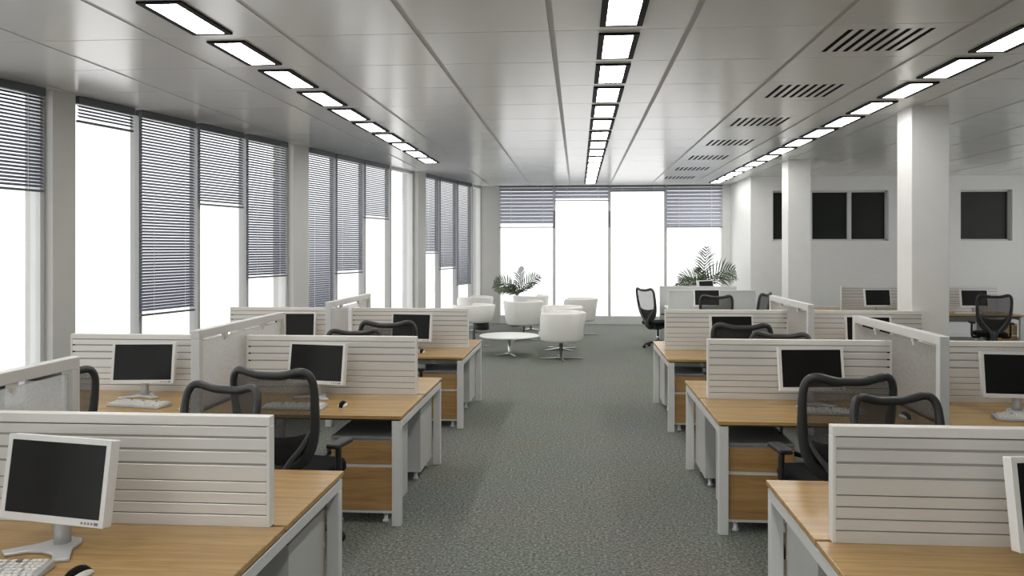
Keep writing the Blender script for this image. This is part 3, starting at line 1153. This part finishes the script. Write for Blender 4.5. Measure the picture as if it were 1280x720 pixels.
# ------------------------------------------------------------ lounge: tub chairs, round table
def make_tub():
    t = thing('tub_chair', '', 'armchair', (0, 0, 0), 0, 'white tub chairs of the lounge')
    k = 64
    prof_n = 11
    vs, fs = [], []
    for j in range(k):
        th = 2 * PI * j / k
        dev = abs((th - PI / 2 + PI) % (2 * PI) - PI)       # angle from the front (+y)
        u = max(0, min(1, (dev - math.radians(34)) / math.radians(14)))
        u = u * u * (3 - 2 * u)
        top = .46 + (.785 - .46) * u
        rt, rb = .365 + .045 * (top - .30) / .48, .352
        tw = .075
        ring = [(.02, .30), (.30, .30), (.335, .312), (rb, .345), (rt, top - .03), (rt - .008, top - .008), (rt - .03, top), (rt - tw + .03, top), (rt - tw + .008, top - .008), (rt - tw, top - .03), (rt - tw - .02, .43 if top > .5 else min(.43, top - .02)), (.02, .43)]
        for r, z in ring:
            vs.append((r * math.cos(th), r * math.sin(th), z))
    pn = 12
    for j in range(k):
        j2 = (j + 1) % k
        for i in range(pn - 1):
            fs.append((j * pn + i, j2 * pn + i, j2 * pn + i + 1, j * pn + i + 1))
    MB().add(vs, fs, True).build('shell', 'leather', t)
    MB().lathe([(.20, .425), (.285, .43), (.30, .45), (.295, .475), (.26, .49), (.02, .495)], 32).build('seat_cushion', 'leather', t)
    MB().lathe([(.028, .025), (.028, .30), (.07, .302), (.07, .305)], 16).build('stem', 'chrome', t)
    b = None
    for q in range(4):
        an = PI / 2 * q + .35
        if b is None:
            m = MB()
            m.add([(.0, -.022, .012), (.36, -.016, .004), (.36, .016, .004), (0, .022, .012), (0, -.022, .032), (.36, -.016, .016), (.36, .016, .016), (0, .022, .032)],
                  [(0, 3, 2, 1), (4, 5, 6, 7), (0, 1, 5, 4), (1, 2, 6, 5), (2, 3, 7, 6), (3, 0, 4, 7)])
            b = m.build('foot_bar', 'chrome', t, rot=(0, 0, an))
            g = MB().lathe([(.012, 0), (.012, .006)], 8, .345, 0).build('glide', 'wheel', b)
        else:
            c = share(b, t, None, (0, 0, an))
            share(g, c)
    return t


TUBS = [(-.27, 13.85, 1.35, 'white tub chair nearest the camera, right of the round table'),
        (-.31, 15.15, 1.9, 'white tub chair directly behind the nearest one'),
        (-1.95, 15.55, 1.0, 'white tub chair over a stand-in black drum, half hidden by the back left divider'),
        (-1.09, 16.75, .7, 'white tub chair with visible stem in front of the left palm'),
        (-1.05, 18.75, .5, 'white tub chair directly behind the one in front of the left palm'),
        (-2.25, 18.15, 1.2, 'white tub chair against the left windows in the farthest bay'),
        (.02, 17.75, 1.5, 'white tub chair farthest right, alone before the end window')]
tub0 = None
for x, y, rz, lab in TUBS:
    if tub0 is None:
        tub0 = o = make_tub()
    else:
        o = copy_tree(tub0)
    o['label'] = lab
    o.location = (x, y, 0)
    o.rotation_euler = (0, 0, rz)
    if 'drum' in lab:  # black drum shape is a guess that fills a dark patch under the seat
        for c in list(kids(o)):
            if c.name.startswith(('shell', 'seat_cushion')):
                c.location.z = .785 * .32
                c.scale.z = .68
        MB().lathe([(.15, .30), (.155, .31), (.155, .45), (.14, .462)], 28, .17, -.04).build('drum', 'pot', o)['label'] = 'stand-in black drum filling a dark patch under the seat'

t = thing('coffee_table', 'low round white coffee table on a chrome cross foot', 'table', (-1.17, 14.28, 0))
MB().lathe([(.50, .318), (.515, .325), (.515, .338), (.505, .345)], 56).build('tabletop', 'laminate', t)
MB().lathe([(.030, .02), (.026, .06), (.026, .318)], 16).build('stem', 'chrome', t)
for q in range(4):
    an = PI / 2 * q + .5
    m = MB()
    m.add([(0, -.022, .008), (.26, -.016, 0), (.26, .016, 0), (0, .022, .008), (0, -.022, .03), (.26, -.016, .012), (.26, .016, .012), (0, .022, .03)],
          [(0, 3, 2, 1), (4, 5, 6, 7), (0, 1, 5, 4), (1, 2, 6, 5), (2, 3, 7, 6), (3, 0, 4, 7)])
    m.build('foot_bar', 'chrome', t, rot=(0, 0, an))


# ------------------------------------------------------------ palms
def make_palm(label, loc, pot_h, fronds, trunk):
    t = thing('potted_palm', label, 'plant', loc)
    p = MB().lathe([(.15, 0), (.16, .01), (.20, pot_h - .03), (.205, pot_h), (.18, pot_h), (.175, pot_h - .035)], 28).build('pot', 'pot', t)
    MB().lathe([(.17, pot_h - .06), (.172, pot_h - .035)], 20).build('soil', 'soil', t)
    tr = MB()
    for dx, dy in ((0, 0), (.04, .03), (-.04, .02)):
        tr.tube([(dx, dy, pot_h - .05), (dx * 1.4, dy * 1.4, pot_h + trunk * .5), (dx * .8, dy * .8, pot_h + trunk)], [.022, .018, .014], 7)
    tr.build('stems', 'stalk', t)
    z0 = pot_h + trunk
    for az, L, rise, droop, li, roll in fronds:
        n = 13
        d = Vector((math.cos(az), math.sin(az), 0))
        pts = []
        for i in range(n + 1):
            u = i / n
            pts.append(d * (L * u * math.cos(rise) * (1 + .15 * u)) + Vector((0, 0, z0 + L * (u * math.sin(rise) - droop * u * u))))
        m = MB()
        m.tube(pts, [.011 * (1 - .8 * i / n) for i in range(n + 1)], 5)
        for i in range(2, n + 1):
            u = i / n
            tan = (pts[min(i + 1, n)] - pts[max(0, i - 1)]).normalized()
            sidev = tan.cross(Vector((0, 0, 1)))
            if sidev.length < .1: sidev = Vector((-d.y, d.x, 0))
            sidev.normalize()
            sidev = Matrix.Rotation(roll, 3, tan) @ sidev
            upv = sidev.cross(tan).normalized()
            ll = L * (.40 * math.sin(PI * (.16 + .78 * u)) + .03) * random.uniform(.9, 1.1)
            for s in (-1, 1):
                ld = (sidev * s * .76 + tan * random.uniform(.55, .78) + upv * random.uniform(-.05, .25)).normalized()
                wv = tan.cross(ld).cross(ld).normalized() * (.0135 + .003 * random.random())
                p0 = pts[i]
                p1 = p0 + ld * ll * .45
                p2 = p0 + ld * ll + Vector((0, 0, -ll * .16))
                up = upv * .002
                m.add([p0 - wv * .8, p0 + wv * .8, p1 + wv, p1 - wv, p2, p1 + up], [(0, 1, 5), (1, 2, 5), (3, 0, 5), (2, 4, 5), (4, 3, 5)])
        m.build('frond', 'leaf_light' if li else 'leaf', t)
    return t


make_palm('potted palm behind the white tub chairs at the left of the end window', (-1.43, 19.72, 0), .42,
          [(-.9, .76, 1.36, .10, 0, .1), (.10, .86, 1.02, .34, 0, .9), (3.0, .86, 1.0, .46, 0, -.9), (3.5, .62, .72, .45, 1, -.6),
           (-.45, .60, .85, .30, 0, .6), (4.2, .52, .95, .25, 1, 0), (2.7, .5, .6, .35, 0, -.8), (5.2, .45, .8, .4, 0, 0)], .30)
make_palm('tall potted palm behind the white partitions at the right of the end window', (2.72, 18.45, 0), .55,
          [(-1.25, .98, 1.40, .10, 0, 0), (.05, 1.05, .98, .44, 0, 1.0), (-.25, .85, .80, .45, 0, .7), (3.15, .82, 1.02, .60, 1, -.9),
           (3.5, .75, .80, .62, 0, -.8), (4.2, .68, 1.15, .25, 1, -.2), (2.75, .66, .55, .55, 0, -.8), (1.2, .6, .9, .35, 0, 0)], .42)
